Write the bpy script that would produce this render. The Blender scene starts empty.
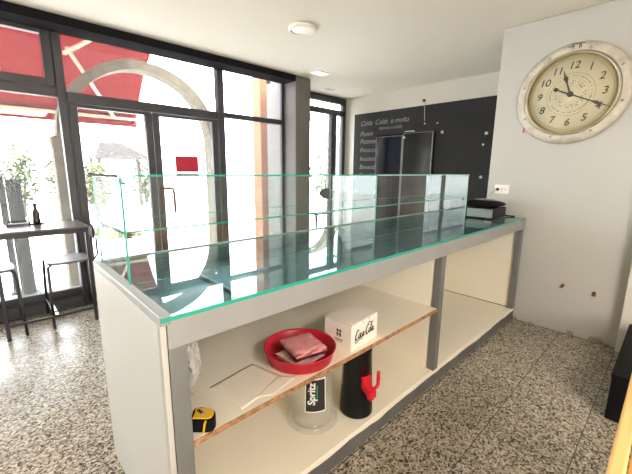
import bpy, bmesh, math, random
from mathutils import Vector, Matrix, noise
random.seed(7)
SC = bpy.context.scene
COL = SC.collection
PI = math.pi

# ------------------------------------------------------------------ camera
FPX = 344.0
yaw, pitch, roll = math.radians(46.35), math.radians(11.0), math.radians(0.626)
CAM = Vector((0, 0, 1.3))
fw = Vector((math.cos(yaw)*math.cos(pitch), math.sin(yaw)*math.cos(pitch), -math.sin(pitch)))
r0 = Vector((math.sin(yaw), -math.cos(yaw), 0)); u0 = r0.cross(fw)
rr = r0*math.cos(roll) + u0*math.sin(roll)
uu = -r0*math.sin(roll) + u0*math.cos(roll)
cd = bpy.data.cameras.new('camera'); cam = bpy.data.objects.new('camera', cd); COL.objects.link(cam)
cd.sensor_fit = 'HORIZONTAL'; cd.sensor_width = 36.0; cd.lens = FPX*36/632
cd.clip_start = .02; cd.clip_end = 300
M = Matrix(((rr.x, uu.x, -fw.x, CAM.x), (rr.y, uu.y, -fw.y, CAM.y), (rr.z, uu.z, -fw.z, CAM.z), (0, 0, 0, 1)))
cam.matrix_world = M
SC.camera = cam

# ------------------------------------------------------------------ world, sun, exposure
w = bpy.data.worlds.new('sky'); SC.world = w; w.use_nodes = True
bg = w.node_tree.nodes['Background']
bg.inputs['Color'].default_value = (0.93, 0.97, 1.0, 1)
bg.inputs['Strength'].default_value = 13.0
sd = bpy.data.lights.new('sun', 'SUN'); sun = bpy.data.objects.new('sun', sd); COL.objects.link(sun)
sd.energy = 10.0; sd.angle = math.radians(2); sd.color = (1, .96, .9)
sun.rotation_euler = Vector((-.62, .42, -1.0)).to_track_quat('-Z', 'Y').to_euler()

def area(name, loc, size, energy, color=(1, .86, .68), target=None, sy=None):
    d = bpy.data.lights.new(name, 'AREA'); o = bpy.data.objects.new(name, d); COL.objects.link(o)
    d.energy = energy; d.color = color; d.size = size
    if sy: d.shape = 'RECTANGLE'; d.size_y = sy
    o.location = loc
    if target: o.rotation_euler = (Vector(target)-Vector(loc)).to_track_quat('-Z', 'Y').to_euler()
    return o
area('ceiling_lamp_light', (.7, -1.75, 2.38), .8, 78, (1, .90, .78))
area('rear_fill_light', (-.2, -2.3, 1.1), 2.2, 150, (1, .91, .81), (.5, .9, .5), 1.2)  # unseen fill added behind the camera to brighten the counter bays
area('ceiling_lamp_light', (-1.0, 1.2, 2.38), .9, 14, (1, .93, .84))

vs = SC.view_settings
SC.display_settings.display_device = 'sRGB'
vs.view_transform = 'Standard'; vs.look = 'None'; vs.gamma = 1.0; vs.exposure = 0.0; vs.use_curve_mapping = False
SC.cycles.max_bounces = 10; SC.cycles.diffuse_bounces = 6; SC.cycles.glossy_bounces = 6
SC.cycles.transmission_bounces = 10; SC.cycles.transparent_max_bounces = 40
SC.cycles.sample_clamp_indirect = 8.0
SC.cycles.caustics_reflective = False; SC.cycles.caustics_refractive = False

# ------------------------------------------------------------------ materials
def mat(name, col, rough=.5, metal=0.0, var=0.0, scale=8.0, bump=0.0, bscale=60.0, spec=.5, trans=0.0, emit=None, es=0.0, coat=0.0):
    m = bpy.data.materials.new(name); m.use_nodes = True
    nt = m.node_tree; b = nt.nodes['Principled BSDF']
    b.inputs['Base Color'].default_value = (*col, 1); b.inputs['Roughness'].default_value = rough
    b.inputs['Metallic'].default_value = metal; b.inputs['Specular IOR Level'].default_value = spec
    b.inputs['Coat Weight'].default_value = coat
    if trans: b.inputs['Transmission Weight'].default_value = trans
    if emit: b.inputs['Emission Color'].default_value = (*emit, 1); b.inputs['Emission Strength'].default_value = es
    if var or bump:
        tc = nt.nodes.new('ShaderNodeTexCoord')
    if var:
        n = nt.nodes.new('ShaderNodeTexNoise'); n.inputs['Scale'].default_value = scale; n.inputs['Detail'].default_value = 6
        nt.links.new(tc.outputs['Object'], n.inputs['Vector'])
        r = nt.nodes.new('ShaderNodeValToRGB')
        r.color_ramp.elements[0].position = .3; r.color_ramp.elements[1].position = .7
        r.color_ramp.elements[0].color = (*[c*(1-var) for c in col], 1)
        r.color_ramp.elements[1].color = (*[min(1, c*(1+var)) for c in col], 1)
        nt.links.new(n.outputs['Fac'], r.inputs['Fac']); nt.links.new(r.outputs['Color'], b.inputs['Base Color'])
    if bump:
        n2 = nt.nodes.new('ShaderNodeTexNoise'); n2.inputs['Scale'].default_value = bscale; n2.inputs['Detail'].default_value = 4
        nt.links.new(tc.outputs['Object'], n2.inputs['Vector'])
        bp = nt.nodes.new('ShaderNodeBump'); bp.inputs['Strength'].default_value = bump; bp.inputs['Distance'].default_value = .01
        nt.links.new(n2.outputs['Fac'], bp.inputs['Height']); nt.links.new(bp.outputs['Normal'], b.inputs['Normal'])
    return m

def glass_mat(name, tint, ior=1.5, rough=0.0, haze=0.0):
    """thin clear pane: tinted see-through plus mirror reflection by Fresnel on the entering face"""
    m = bpy.data.materials.new(name); m.use_nodes = True; nt = m.node_tree
    nt.nodes.remove(nt.nodes['Principled BSDF']); out = nt.nodes['Material Output']
    t = nt.nodes.new('ShaderNodeBsdfTransparent'); t.inputs['Color'].default_value = (*tint, 1)
    g = nt.nodes.new('ShaderNodeBsdfGlossy'); g.inputs['Roughness'].default_value = rough
    g.inputs['Color'].default_value = (1, 1, 1, 1)
    f = nt.nodes.new('ShaderNodeFresnel'); f.inputs['IOR'].default_value = ior
    geo = nt.nodes.new('ShaderNodeNewGeometry')
    inv = nt.nodes.new('ShaderNodeMath'); inv.operation = 'SUBTRACT'; inv.inputs[0].default_value = 1
    nt.links.new(geo.outputs['Backfacing'], inv.inputs[1])
    mu = nt.nodes.new('ShaderNodeMath'); mu.operation = 'MULTIPLY'
    nt.links.new(f.outputs['Fac'], mu.inputs[0]); nt.links.new(inv.outputs[0], mu.inputs[1])
    mx = nt.nodes.new('ShaderNodeMixShader')
    nt.links.new(mu.outputs[0], mx.inputs['Fac']); nt.links.new(t.outputs[0], mx.inputs[1]); nt.links.new(g.outputs[0], mx.inputs[2])
    last = mx
    if haze:
        d = nt.nodes.new('ShaderNodeBsdfTranslucent' if haze < .1 else 'ShaderNodeBsdfDiffuse'); d.inputs['Color'].default_value = (.85, .87, .85, 1)
        m2 = nt.nodes.new('ShaderNodeMixShader'); m2.inputs['Fac'].default_value = haze
        nt.links.new(mx.outputs[0], m2.inputs[1]); nt.links.new(d.outputs[0], m2.inputs[2]); last = m2
    nt.links.new(last.outputs[0], out.inputs['Surface'])
    return m

def terrazzo():
    m = bpy.data.materials.new('terrazzo_tiles'); m.use_nodes = True; nt = m.node_tree; N = nt.nodes; L = nt.links
    b = N['Principled BSDF']
    tc = N.new('ShaderNodeTexCoord')
    v = N.new('ShaderNodeTexVoronoi'); v.inputs['Scale'].default_value = 125
    L.new(tc.outputs['Object'], v.inputs['Vector'])
    s = N.new('ShaderNodeSeparateColor'); L.new(v.outputs['Color'], s.inputs[0])
    r = N.new('ShaderNodeValToRGB'); r.color_ramp.interpolation = 'CONSTANT'
    e = r.color_ramp.elements
    e[0].position = 0; e[0].color = (.05, .042, .03, 1)
    e[1].position = .17; e[1].color = (.16, .137, .10, 1)
    for p, c in ((.34, (.29, .255, .20)), (.55, (.40, .36, .29)), (.82, (.55, .51, .43))):
        x = e.new(p); x.color = (*c, 1)
    L.new(s.outputs[0], r.inputs['Fac'])
    n = N.new('ShaderNodeTexNoise'); n.inputs['Scale'].default_value = 2.2; n.inputs['Detail'].default_value = 5
    L.new(tc.outputs['Object'], n.inputs['Vector'])
    mr = N.new('ShaderNodeMapRange'); mr.inputs[1].default_value = .3; mr.inputs[2].default_value = .7
    mr.inputs[3].default_value = .88; mr.inputs[4].default_value = 1.1
    L.new(n.outputs['Fac'], mr.inputs[0])
    hs = N.new('ShaderNodeMix'); hs.data_type = 'RGBA'; hs.blend_type = 'MULTIPLY'; hs.inputs[0].default_value = 1
    L.new(r.outputs['Color'], hs.inputs[6]); L.new(mr.outputs[0], hs.inputs[7])
    # joints: tile joints along X every .355 m and along Y every .71 m
    sp = N.new('ShaderNodeSeparateXYZ'); L.new(tc.outputs['Object'], sp.inputs[0])
    def joint(sock, off, period, wd):
        a = N.new('ShaderNodeMath'); a.operation = 'ADD'; a.inputs[1].default_value = off; L.new(sp.outputs[sock], a.inputs[0])
        k = N.new('ShaderNodeMath'); k.operation = 'PINGPONG'; k.inputs[1].default_value = period/2; L.new(a.outputs[0], k.inputs[0])
        c = N.new('ShaderNodeMath'); c.operation = 'LESS_THAN'; c.inputs[1].default_value = wd; L.new(k.outputs[0], c.inputs[0])
        return c
    j1 = joint('Y', -.165, .355, .0022); j2 = joint('X', -.93, 1.45, .0012)
    mx = N.new('ShaderNodeMath'); mx.operation = 'MAXIMUM'; L.new(j1.outputs[0], mx.inputs[0]); L.new(j2.outputs[0], mx.inputs[1])
    jm = N.new('ShaderNodeMix'); jm.data_type = 'RGBA'; L.new(mx.outputs[0], jm.inputs[0])
    L.new(hs.outputs[2], jm.inputs[6]); jm.inputs[7].default_value = (.075, .065, .052, 1)
    L.new(jm.outputs[2], b.inputs['Base Color'])
    b.inputs['Roughness'].default_value = .27; b.inputs['Specular IOR Level'].default_value = .5
    nb = N.new('ShaderNodeTexNoise'); nb.inputs['Scale'].default_value = 25; L.new(tc.outputs['Object'], nb.inputs['Vector'])
    bp = N.new('ShaderNodeBump'); bp.inputs['Strength'].default_value = .03; bp.inputs['Distance'].default_value = .01
    L.new(nb.outputs['Fac'], bp.inputs['Height']); L.new(bp.outputs['Normal'], b.inputs['Normal'])
    return m

def wall_dirty(name, col, stain, z0, z1):
    """plaster with a scuffed, grimy band near its foot"""
    m = mat(name, col, .75, var=.03, scale=1.5, bump=.06, bscale=45); nt = m.node_tree; N = nt.nodes; L = nt.links
    b = N['Principled BSDF']; src = b.inputs['Base Color'].links[0].from_socket
    tc = N.new('ShaderNodeTexCoord'); sp = N.new('ShaderNodeSeparateXYZ'); L.new(tc.outputs['Object'], sp.inputs[0])
    n = N.new('ShaderNodeTexNoise'); n.inputs['Scale'].default_value = 9; n.inputs['Detail'].default_value = 8
    L.new(tc.outputs['Object'], n.inputs['Vector'])
    mr = N.new('ShaderNodeMapRange'); mr.inputs[1].default_value = z0; mr.inputs[2].default_value = z1
    mr.inputs[3].default_value = .50; mr.inputs[4].default_value = .15
    L.new(sp.outputs['Z'], mr.inputs[0])
    lt = N.new('ShaderNodeMath'); lt.operation = 'SUBTRACT'; L.new(mr.outputs[0], lt.inputs[0]); L.new(n.outputs['Fac'], lt.inputs[1])
    sm = N.new('ShaderNodeMapRange'); sm.inputs[1].default_value = 0; sm.inputs[2].default_value = .08; sm.inputs[4].default_value = .7
    L.new(lt.outputs[0], sm.inputs[0])
    mx = N.new('ShaderNodeMix'); mx.data_type = 'RGBA'; L.new(sm.outputs[0], mx.inputs[0]); L.new(src, mx.inputs[6])
    mx.inputs[7].default_value = (*stain, 1); L.new(mx.outputs[2], b.inputs['Base Color'])
    return m

def wood_mat(name, c1, c2, rough=.4, sc=(2, 30, 30)):
    m = bpy.data.materials.new(name); m.use_nodes = True; nt = m.node_tree; N = nt.nodes; L = nt.links
    b = N['Principled BSDF']; tc = N.new('ShaderNodeTexCoord'); mp = N.new('ShaderNodeMapping')
    mp.inputs['Scale'].default_value = sc; L.new(tc.outputs['Object'], mp.inputs[0])
    n = N.new('ShaderNodeTexNoise'); n.inputs['Scale'].default_value = 1.5; n.inputs['Detail'].default_value = 8
    L.new(mp.outputs[0], n.inputs['Vector'])
    r = N.new('ShaderNodeValToRGB'); r.color_ramp.elements[0].position = .35; r.color_ramp.elements[1].position = .65
    r.color_ramp.elements[0].color = (*c1, 1); r.color_ramp.elements[1].color = (*c2, 1)
    L.new(n.outputs['Fac'], r.inputs['Fac']); L.new(r.outputs['Color'], b.inputs['Base Color'])
    b.inputs['Roughness'].default_value = rough
    return m

def translucent(name, col, fac=.5):
    m = bpy.data.materials.new(name); m.use_nodes = True; nt = m.node_tree
    nt.nodes.remove(nt.nodes['Principled BSDF']); out = nt.nodes['Material Output']
    d = nt.nodes.new('ShaderNodeBsdfDiffuse'); d.inputs['Color'].default_value = (*col, 1)
    t = nt.nodes.new('ShaderNodeBsdfTranslucent'); t.inputs['Color'].default_value = (*col, 1)
    mx = nt.nodes.new('ShaderNodeMixShader'); mx.inputs['Fac'].default_value = fac
    nt.links.new(d.outputs[0], mx.inputs[1]); nt.links.new(t.outputs[0], mx.inputs[2]); nt.links.new(mx.outputs[0], out.inputs['Surface'])
    return m

MT = dict(
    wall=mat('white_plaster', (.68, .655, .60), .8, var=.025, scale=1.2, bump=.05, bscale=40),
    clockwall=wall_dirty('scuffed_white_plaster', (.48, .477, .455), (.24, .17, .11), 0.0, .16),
    ceiling=mat('ceiling_paint', (.75, .705, .62), .85, var=.015, scale=.8),
    floor=terrazzo(),
    frame=mat('anthracite_window_metal', (.055, .055, .064), .42, .1, var=.1, scale=5),
    soffit=mat('matte_dark_soffit', (.016, .015, .018), .95, spec=.02),
    frame2=mat('grey_painted_metal', (.16, .15, .145), .55, var=.06, scale=4),
    column=mat('grey_column_paint', (.15, .138, .13), .6, var=.05, scale=3),
    pane=glass_mat('window_glass', (.97, .98, .98), 1.45, haze=.02),  # veiling glare put into the pane as a slight translucent share
    cglass=glass_mat('case_glass', (.93, .975, .96), 1.75),
    sglass=glass_mat('case_side_glass', (.93, .975, .96), 1.04),
    tglass=glass_mat('counter_top_glass', (.76, .87, .88), 2.0),
    gedge=mat('green_glass_edge', (.018, .33, .25), .15, spec=.7),
    gedge2=mat('pale_glass_edge', (.34, .60, .52), .15, spec=.7),
    panel=mat('cream_counter_panel', (.47, .455, .415), .5, var=.02, scale=2),
    inner=mat('cream_inner_panel', (.85, .795, .68), .5, var=.02, scale=2),
    post=mat('grey_aluminium_post', (.19, .192, .19), .42, .25, var=.06, scale=6),
    rail=mat('pale_grey_rail', (.29, .295, .29), .45, .05, var=.05, scale=5),
    tray=mat('dark_display_tray', (.24, .30, .33), .35, .2, var=.15, scale=6),
    trayrail=mat('steel_tray_rail', (.5, .5, .5), .3, .9),
    chip=mat('raw_chipboard_edge', (.36, .19, .085), .8, var=.45, scale=45),
    plinth=mat('grey_plinth_paint', (.12, .12, .116), .6, var=.18, scale=10, bump=.1),
    red=mat('red_plastic', (.55, .012, .035), .38, spec=.5),
    redtap=mat('bright_red_plastic', (.62, .012, .03), .35),
    pink=mat('pink_terry', (.82, .33, .34), .95, var=.08, scale=60, bump=.6, bscale=260),
    pale=mat('pale_pink_terry', (.83, .60, .54), .95, var=.08, scale=60, bump=.6, bscale=260),
    darkcloth=mat('dark_red_terry', (.13, .02, .04), .95, bump=.6, bscale=260),
    card=mat('white_carton', (.86, .79, .73), .6, var=.02, scale=10),
    ink=mat('black_ink', (.02, .018, .018), .6),
    cardline=mat('brown_carton_fold', (.42, .34, .26), .8),
    paper=mat('tracing_paper', (.84, .78, .67), .6, var=.02, scale=5),
    bag=mat('crinkled_clear_plastic', (.68, .665, .63), .18, bump=.8, bscale=28, trans=.45),
    frost=glass_mat('frosted_plastic', (.985, .985, .97), 1.3, .1, haze=.105),
    black=mat('black_plastic', (.006, .006, .007), .35, spec=.25),
    blackm=mat('matte_black', (.005, .005, .006), .6, spec=.12),
    yellow=mat('yellow_plastic', (.75, .43, .02), .4),
    stickw=mat('white_sticker', (.85, .85, .83), .5),
    green=mat('green_ink', (.03, .35, .12), .5),
    greyp=mat('grey_device_panel', (.20, .22, .22), .35, .3),
    board=mat('blackboard_paint', (.011, .011, .012), .75, var=.25, scale=3, bump=.05),
    chalk=mat('chalk', (.42, .42, .41), .9, var=.4, scale=90),
    dglass=mat('dark_fridge_glass', (.004, .006, .016), .08, spec=.6),
    dglass2=mat('dark_grey_fridge_glass', (.02, .021, .023), .12, spec=.6),
    alu=mat('brushed_aluminium', (.30, .30, .29), .4, .7),
    clockrim=mat('whitewashed_clock_rim', (.52, .485, .41), .5, .1, var=.24, scale=14, bump=.15, bscale=40),
    clockring=mat('aged_silver_ring', (.40, .36, .25), .35, .6, var=.15, scale=12),
    dial=mat('aged_cream_dial', (.56, .515, .36), .6, var=.09, scale=5),
    dialedge=mat('olive_dial_border', (.37, .32, .17), .55, var=.12, scale=8),
    numeral=mat('dark_brown_numeral', (.055, .045, .04), .6),
    faint=mat('faded_brown_print', (.27, .24, .17), .7),
    white=mat('white_plastic', (.82, .80, .76), .4),
    lens=mat('lamp_diffuser', (.85, .83, .78), .4, emit=(1, .9, .75), es=.25),
    spot=mat('spotlight_diffuser', (.85, .85, .8), .4, emit=(1, .93, .8), es=.8),
    rust=mat('rusty_steel', (.15, .05, .025), .8, var=.4, scale=60),
    redsign=mat('red_sign', (.50, .015, .05), .5),
    tabletop=mat('dark_table_top', (.11, .10, .10), .3, var=.12, scale=6),
    tmetal=mat('dark_steel_tube', (.035, .034, .038), .42, .5),
    seat=mat('grey_moulded_seat', (.17, .165, .165), .38, var=.06, scale=8),
    backpad=mat('dark_back_pad', (.035, .034, .036), .55, spec=.3),
    brightrail=mat('bare_steel_tube', (.6, .58, .56), .3, .8),
    bottle=mat('dark_bottle_glass', (.03, .025, .02), .15),
    wood=wood_mat('orange_wood', (.58, .24, .05), (.74, .35, .09), .35),
    woodedge=wood_mat('pale_wood_lipping', (.62, .33, .10), (.78, .47, .18), .4),
    pave=mat('pale_paving', (.72, .70, .67), .8, var=.08, scale=1.4),
    stone=mat('weathered_stone', (.14, .118, .083), .9, var=.28, scale=9, bump=.4, bscale=16),
    awning=translucent('red_awning_cloth', (.27, .018, .022), .35),
    cream=mat('cream_painted_bar', (.55, .47, .34), .5),
    orange=mat('orange_render', (.34, .12, .055), .85, var=.1, scale=5),
    shutter=mat('pale_grey_shutter_frame', (.16, .165, .165), .5),
    shutglass=mat('dim_shutter_glass', (.03, .032, .04), .2),
    leaf=mat('leaf_green', (.055, .085, .022), .7, var=.4, scale=12),
    leaf2=mat('yellow_green_leaf', (.08, .09, .022), .7, var=.4, scale=12),
    bark=mat('bark', (.05, .035, .025), .9, var=.3, scale=20),
    rooftile=mat('brown_roof_tiles', (.02, .015, .014), .8, var=.3, scale=14),
    greyboard=mat('grey_board', (.009, .009, .009), .6, var=.1, scale=6),
    lightboard=mat('pale_grey_board', (.42, .41, .40), .6, var=.1, scale=6),
    paleboard=mat('pale_grey_board', (.05, .05, .05), .7),
    farwall=mat('pale_render', (.70, .67, .60), .9, var=.08, scale=2),
)

# ------------------------------------------------------------------ mesh helpers
class MB:
    def __init__(s): s.bm = bmesh.new(); s.mi = 0
    def _new(s, verts):
        fs = set()
        for v in verts:
            for f in v.link_faces: fs.add(f)
        for f in fs: f.material_index = s.mi
        return fs
    def box(s, x0, x1, y0, y1, z0, z1, bev=0.0, seg=2, m=None, R=None, pivot=None):
        if m is not None: s.mi = m
        g = bmesh.ops.create_cube(s.bm, size=1); vs = g['verts']
        for v in vs:
            v.co = Vector(((x0+x1)/2+v.co.x*(x1-x0), (y0+y1)/2+v.co.y*(y1-y0), (z0+z1)/2+v.co.z*(z1-z0)))
        s._new(vs)
        if bev:
            es = set(e for v in vs for e in v.link_edges)
            r = bmesh.ops.bevel(s.bm, geom=list(es), offset=bev, segments=seg, affect='EDGES', profile=.5)
            vs = list(set(v for f in r['faces'] for v in f.verts) | set(v for v in vs if v.is_valid))
            s._new(vs)
        if R is not None:
            p = Vector(pivot) if pivot else Vector(((x0+x1)/2, (y0+y1)/2, (z0+z1)/2))
            for v in vs: v.co = p + R @ (v.co-p)
        return s
    def loft(s, rings, caps=True, smooth=True, closed=True, m=None):
        if m is not None: s.mi = m
        R = [[s.bm.verts.new(p) for p in ring] for ring in rings]
        n = len(R[0])
        for a, b in zip(R, R[1:]):
            for i in range(n if closed else n-1):
                f = s.bm.faces.new((a[i], a[(i+1) % n], b[(i+1) % n], b[i])); f.smooth = smooth; f.material_index = s.mi
        if caps and closed:
            for ring, rev in ((R[0], True), (R[-1], False)):
                f = s.bm.faces.new(ring[::-1] if rev else ring); f.material_index = s.mi
        return s
    def tube(s, pts, r, seg=10, m=None, closed=False):
        pts = [Vector(p) for p in pts]; rings = []; n = len(pts); prev = None
        for i, p in enumerate(pts):
            t = (pts[(i+1) % n] - pts[i-1]) if closed else (pts[min(i+1, n-1)] - pts[max(i-1, 0)])
            t.normalize()
            a = prev if prev is not None else (Vector((0, 0, 1)) if abs(t.z) < .9 else Vector((1, 0, 0)))
            u = (a - t*a.dot(t)).normalized(); v = t.cross(u); prev = u
            rad = r[i] if isinstance(r, (list, tuple)) else r
            rings.append([p + (u*math.cos(2*PI*k/seg)+v*math.sin(2*PI*k/seg))*rad for k in range(seg)])
        if closed: rings.append(rings[0])
        s.loft(rings, caps=not closed, m=m)
        return s
    def lathe(s, prof, c=(0, 0, 0), seg=40, m=None, axis=None, caps=True):
        c = Vector(c); rings = []
        for r, z in prof:
            ring = []
            for k in range(seg):
                a = 2*PI*k/seg; p = Vector((r*math.cos(a), r*math.sin(a), z))
                if axis is not None: p = axis @ p
                ring.append(c+p)
            rings.append(ring)
        s.loft(rings, caps=caps, m=m); return s
    def prism(s, pts, d, m=None, smooth=False):
        """extrude a planar polygon (list of points) by vector d"""
        d = Vector(d); a = [Vector(p) for p in pts]
        s.loft([a, [p+d for p in a]], smooth=smooth, m=m); return s
    def quad(s, pts, m=None):
        if m is not None: s.mi = m
        f = s.bm.faces.new([s.bm.verts.new(p) for p in pts]); f.material_index = s.mi; return s
    def build(s, name, mats, parent=None, local=False, loc=None):
        me = bpy.data.meshes.new(name)
        bmesh.ops.recalc_face_normals(s.bm, faces=s.bm.faces)
        off = Vector((0, 0, 0))
        if parent is not None and not local:
            off = Vector(parent.location); q = parent.parent
            while q: off += Vector(q.location); q = q.parent
        if loc is not None: off = Vector(loc)
        if off.length: bmesh.ops.translate(s.bm, vec=-off, verts=s.bm.verts)
        s.bm.to_mesh(me); s.bm.free()
        for k in (mats if isinstance(mats, (list, tuple)) else [mats]): me.materials.append(MT[k])
        o = bpy.data.objects.new(name, me); COL.objects.link(o)
        if parent is not None: o.parent = parent
        if loc is not None: o.location = loc
        return o

def tag(o, label=None, cat=None, group=None, kind=None):
    for k, v in (('label', label), ('category', cat), ('group', group), ('kind', kind)):
        if v: o[k] = v
    return o
def empty(name, loc, label=None, cat=None, group=None, kind=None):
    o = bpy.data.objects.new(name, None); COL.objects.link(o); o.location = loc; o.empty_display_size = .05
    return tag(o, label, cat, group, kind)
def dup(root, loc, rz=0, sc=None):
    r = root.copy(); COL.objects.link(r); r.location = loc; r.rotation_euler = (0, 0, rz)
    if sc: r.scale = sc
    for ch in list(root.children):
        c = ch.copy(); COL.objects.link(c); c.parent = r
        for g in list(ch.children):
            d = g.copy(); COL.objects.link(d); d.parent = c
    return r
def struct(o): o['kind'] = 'structure'; return o
def sbox(name, mt, *a, parent=None, bev=0):
    o = MB().box(*a, bev=bev).build(name, mt, parent)
    return struct(o) if parent is None else o
def text_mesh(name, body, mt, parent, origin, right, up, size, shear=0.0, align='LEFT', depth=.0006, offset=0.0):
    """flat lettering standing on a surface"""
    c = bpy.data.curves.new('lettering', 'FONT'); c.body = body; c.size = size; c.shear = shear
    c.align_x = align; c.align_y = 'CENTER' if align == 'CENTER' else 'BOTTOM_BASELINE'; c.extrude = depth; c.offset = offset
    o = bpy.data.objects.new('lettering', c); COL.objects.link(o)
    dg = bpy.context.evaluated_depsgraph_get(); me = bpy.data.meshes.new_from_object(o.evaluated_get(dg))
    bpy.data.objects.remove(o)
    r = Vector(right).normalized(); u = Vector(up).normalized(); n = r.cross(u); org = Vector(origin)
    off = Vector((0, 0, 0)); q = parent
    while q: off += Vector(q.location); q = q.parent
    for v in me.vertices: v.co = org + r*v.co.x + u*v.co.y + n*v.co.z - off
    me.materials.clear(); me.materials.append(MT[mt]); me.name = name
    t = bpy.data.objects.new(name, me); COL.objects.link(t); t.parent = parent
    return t
def ribbon(mb, pts, wd, origin, right, up, lift=.0006, m=0):
    """a pen stroke lying on a plane: catmull-rom through 2D points"""
    P = [Vector(p) for p in pts]; out = []
    for i in range(len(P)-1):
        p0 = P[max(i-1, 0)]; p1 = P[i]; p2 = P[i+1]; p3 = P[min(i+2, len(P)-1)]
        for k in range(5):
            t = k/5
            out.append(.5*((2*p1)+(p2-p0)*t+(2*p0-5*p1+4*p2-p3)*t*t+(3*p1-p0-3*p2+p3)*t**3))
    out.append(P[-1])
    r = Vector(right).normalized(); u = Vector(up).normalized(); nn = r.cross(u); org = Vector(origin)
    W = lambda a: org + r*a.x + u*a.y
    a = []; b = []
    for i, p in enumerate(out):
        t = out[min(i+1, len(out)-1)]-out[max(i-1, 0)]
        if t.length < 1e-9: t = Vector((1, 0))
        t.normalize(); q = Vector((-t.y, t.x)); w_ = wd(i/(len(out)-1)) if callable(wd) else wd
        a.append(W(p+q*w_/2)+nn*lift); b.append(W(p-q*w_/2)+nn*lift)
    for i in range(len(a)-1):
        try: mb.quad((a[i], b[i], b[i+1], a[i+1]), m=m)
        except ValueError: pass

# ================================================================== ROOM SHELL
XW = 3.325      # clock wall
XB = 4.62       # blackboard wall at the end of the alcove
YW = 3.85       # shop front
YR = 4.16       # front of the recess
ZC = 2.483
struct(MB().box(-3.4, 3.03, -2.4, YW+.04, -.10, 0).box(3.03, XB+.1, -2.4, YR+.04, -.10, 0).build('floor', 'floor'))
struct(MB().box(-3.4, 3.03, -2.4, YW+.04, ZC, ZC+.1).box(3.03, XB+.1, -2.4, YR+.06, ZC, ZC+.1).build('ceiling', 'ceiling'))
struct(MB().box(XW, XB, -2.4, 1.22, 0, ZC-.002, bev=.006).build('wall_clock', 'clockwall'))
sbox('wall_blackboard', 'wall', XB, XB+.1, 1.0, YR+.1, 0, ZC)
sbox('wall_left', 'wall', -3.5, -3.4, -2.4, YW-.03, 0, ZC)
sbox('wall_rear', 'wall', -3.4, XW, -2.5, -2.4, 0, ZC)
struct(MB().box(3.03, 3.29, 3.58, 4.22, 0, ZC-.003, bev=.012).build('trim_column', 'column'))
# dark painted soffit box above the shop front
sbox('trim_soffit', 'soffit', -3.4, 3.03, 3.58, 3.83, 2.412, ZC-.002)
sbox('wall_facade', 'farwall', -3.4, 3.03, 3.92, 4.02, ZC+.13, 3.4)
# door jamb at the right end of the clock wall
struct(MB().box(3.235, 3.325, .05, .165, 0, 2.2, bev=.006).build('trim_jamb', 'wall'))
# low skirting of the clock wall
struct(MB().box(3.314, 3.325, .17, .88, 0, .035, bev=.003).build('baseboard_clock', 'clockwall'))

# ---- shop front: frames are parts of the window or door they belong to
F0, F1 = 3.82, 3.89
def frame_bar(parent, name, x0, x1, z0, z1, y0=F0, y1=F1, mt='frame', bev=.006):
    return MB().box(x0, x1, y0, y1, z0, z1, bev=bev).build(name, mt, parent)
def pane(parent, x0, x1, z0, z1, y=3.857, name='pane', mt='pane'):
    return MB().box(x0, x1, y-.004, y+.004, z0, z1).build(name, mt, parent)
zt = ZC-.035      # underside of head frame
# window_1 : left of the door, opening light above a fixed pane
w1 = struct(empty('window_1', (-.6, F0, 0)))
frame_bar(w1, 'head', -3.4, .545, zt, ZC-.003)
frame_bar(w1, 'sill', -3.4, .545, 0, .178)
frame_bar(w1, 'transom', -3.4, .545, 1.895, 1.965)
frame_bar(w1, 'mullion', -.75, -.66, .178, zt)
pane(w1, -.66, .545, .178, 1.895); frame_bar(w1, 'mullion', -2.1, -2.02, .178, zt)
pane(w1, -2.02, -.75, .178, 1.895); pane(w1, -2.02, -.75, 1.965, zt); pane(w1, -3.4, -2.1, .178, 1.895); pane(w1, -3.4, -2.1, 1.965, zt)
sash = MB()
a0, a1, b0, b1 = -.655, .54, 1.97, zt-.004
sash.box(a0+.065, a1-.068, 3.797, 3.858, b1-.065, b1-.001, bev=.004).box(a0+.065, a1-.068, 3.797, 3.858, b0+.001, b0+.065, bev=.004)
sash.box(a0, a0+.065, 3.795, 3.86, b0, b1, bev=.008).box(a1-.068, a1, 3.795, 3.86, b0, b1, bev=.008)
so = sash.build('opening_sash', 'frame', w1)
pane(so, a0+.06, a1-.06, b0+.06, b1-.06, y=3.84)
# post between window and door
post = MB().box(.545, .600, F0-.015, F1, 0, ZC-.003, bev=.006).box(.600, .612, F0, F1, 0, ZC-.003)
struct(post.build('trim_post', 'frame'))
# door_1 : two leaves with a light above
d1 = struct(empty('door_1', (1.3, F0, 0)))
frame_bar(d1, 'head', .612, 2.045, zt, ZC-.003)
frame_bar(d1, 'transom', .612, 2.045, 1.862, 1.950, y0=F0-.012)
pane(d1, .612, 2.045, 1.95, zt, name='fanlight')
def leaf(x0, x1, name, hs):
    L = MB()
    L.box(x0+.066, x1-.066, F0+.010, F1-.002, 1.79+.04, 1.857, bev=.003).box(x0+.066, x1-.066, F0+.010, F1-.002, .011, .16, bev=.003)
    L.box(x0, x0+.066, F0+.008, F1, .01, 1.858, bev=.006).box(x1-.066, x1, F0+.008, F1, .01, 1.858, bev=.006)
    o = L.build(name, 'frame', d1)
    pane(o, x0+.066, x1-.066, .16, 1.835)
    return o
leaf(.616, 1.318, 'door_leaf', 1)
lf = leaf(1.326, 2.045, 'door_leaf', -1)
hd = MB().tube([(1.365, 3.825, 1.085), (1.385, 3.79, 1.092), (1.43, 3.775, 1.095), (1.462, 3.772, 1.085), (1.470, 3.772, 1.03), (1.472, 3.772, .83)], .014, 8)
hd.box(1.362, 1.388, 3.815, 3.83, .84, 1.12, bev=.003)
hd.build('handle', 'rust', lf)
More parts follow.
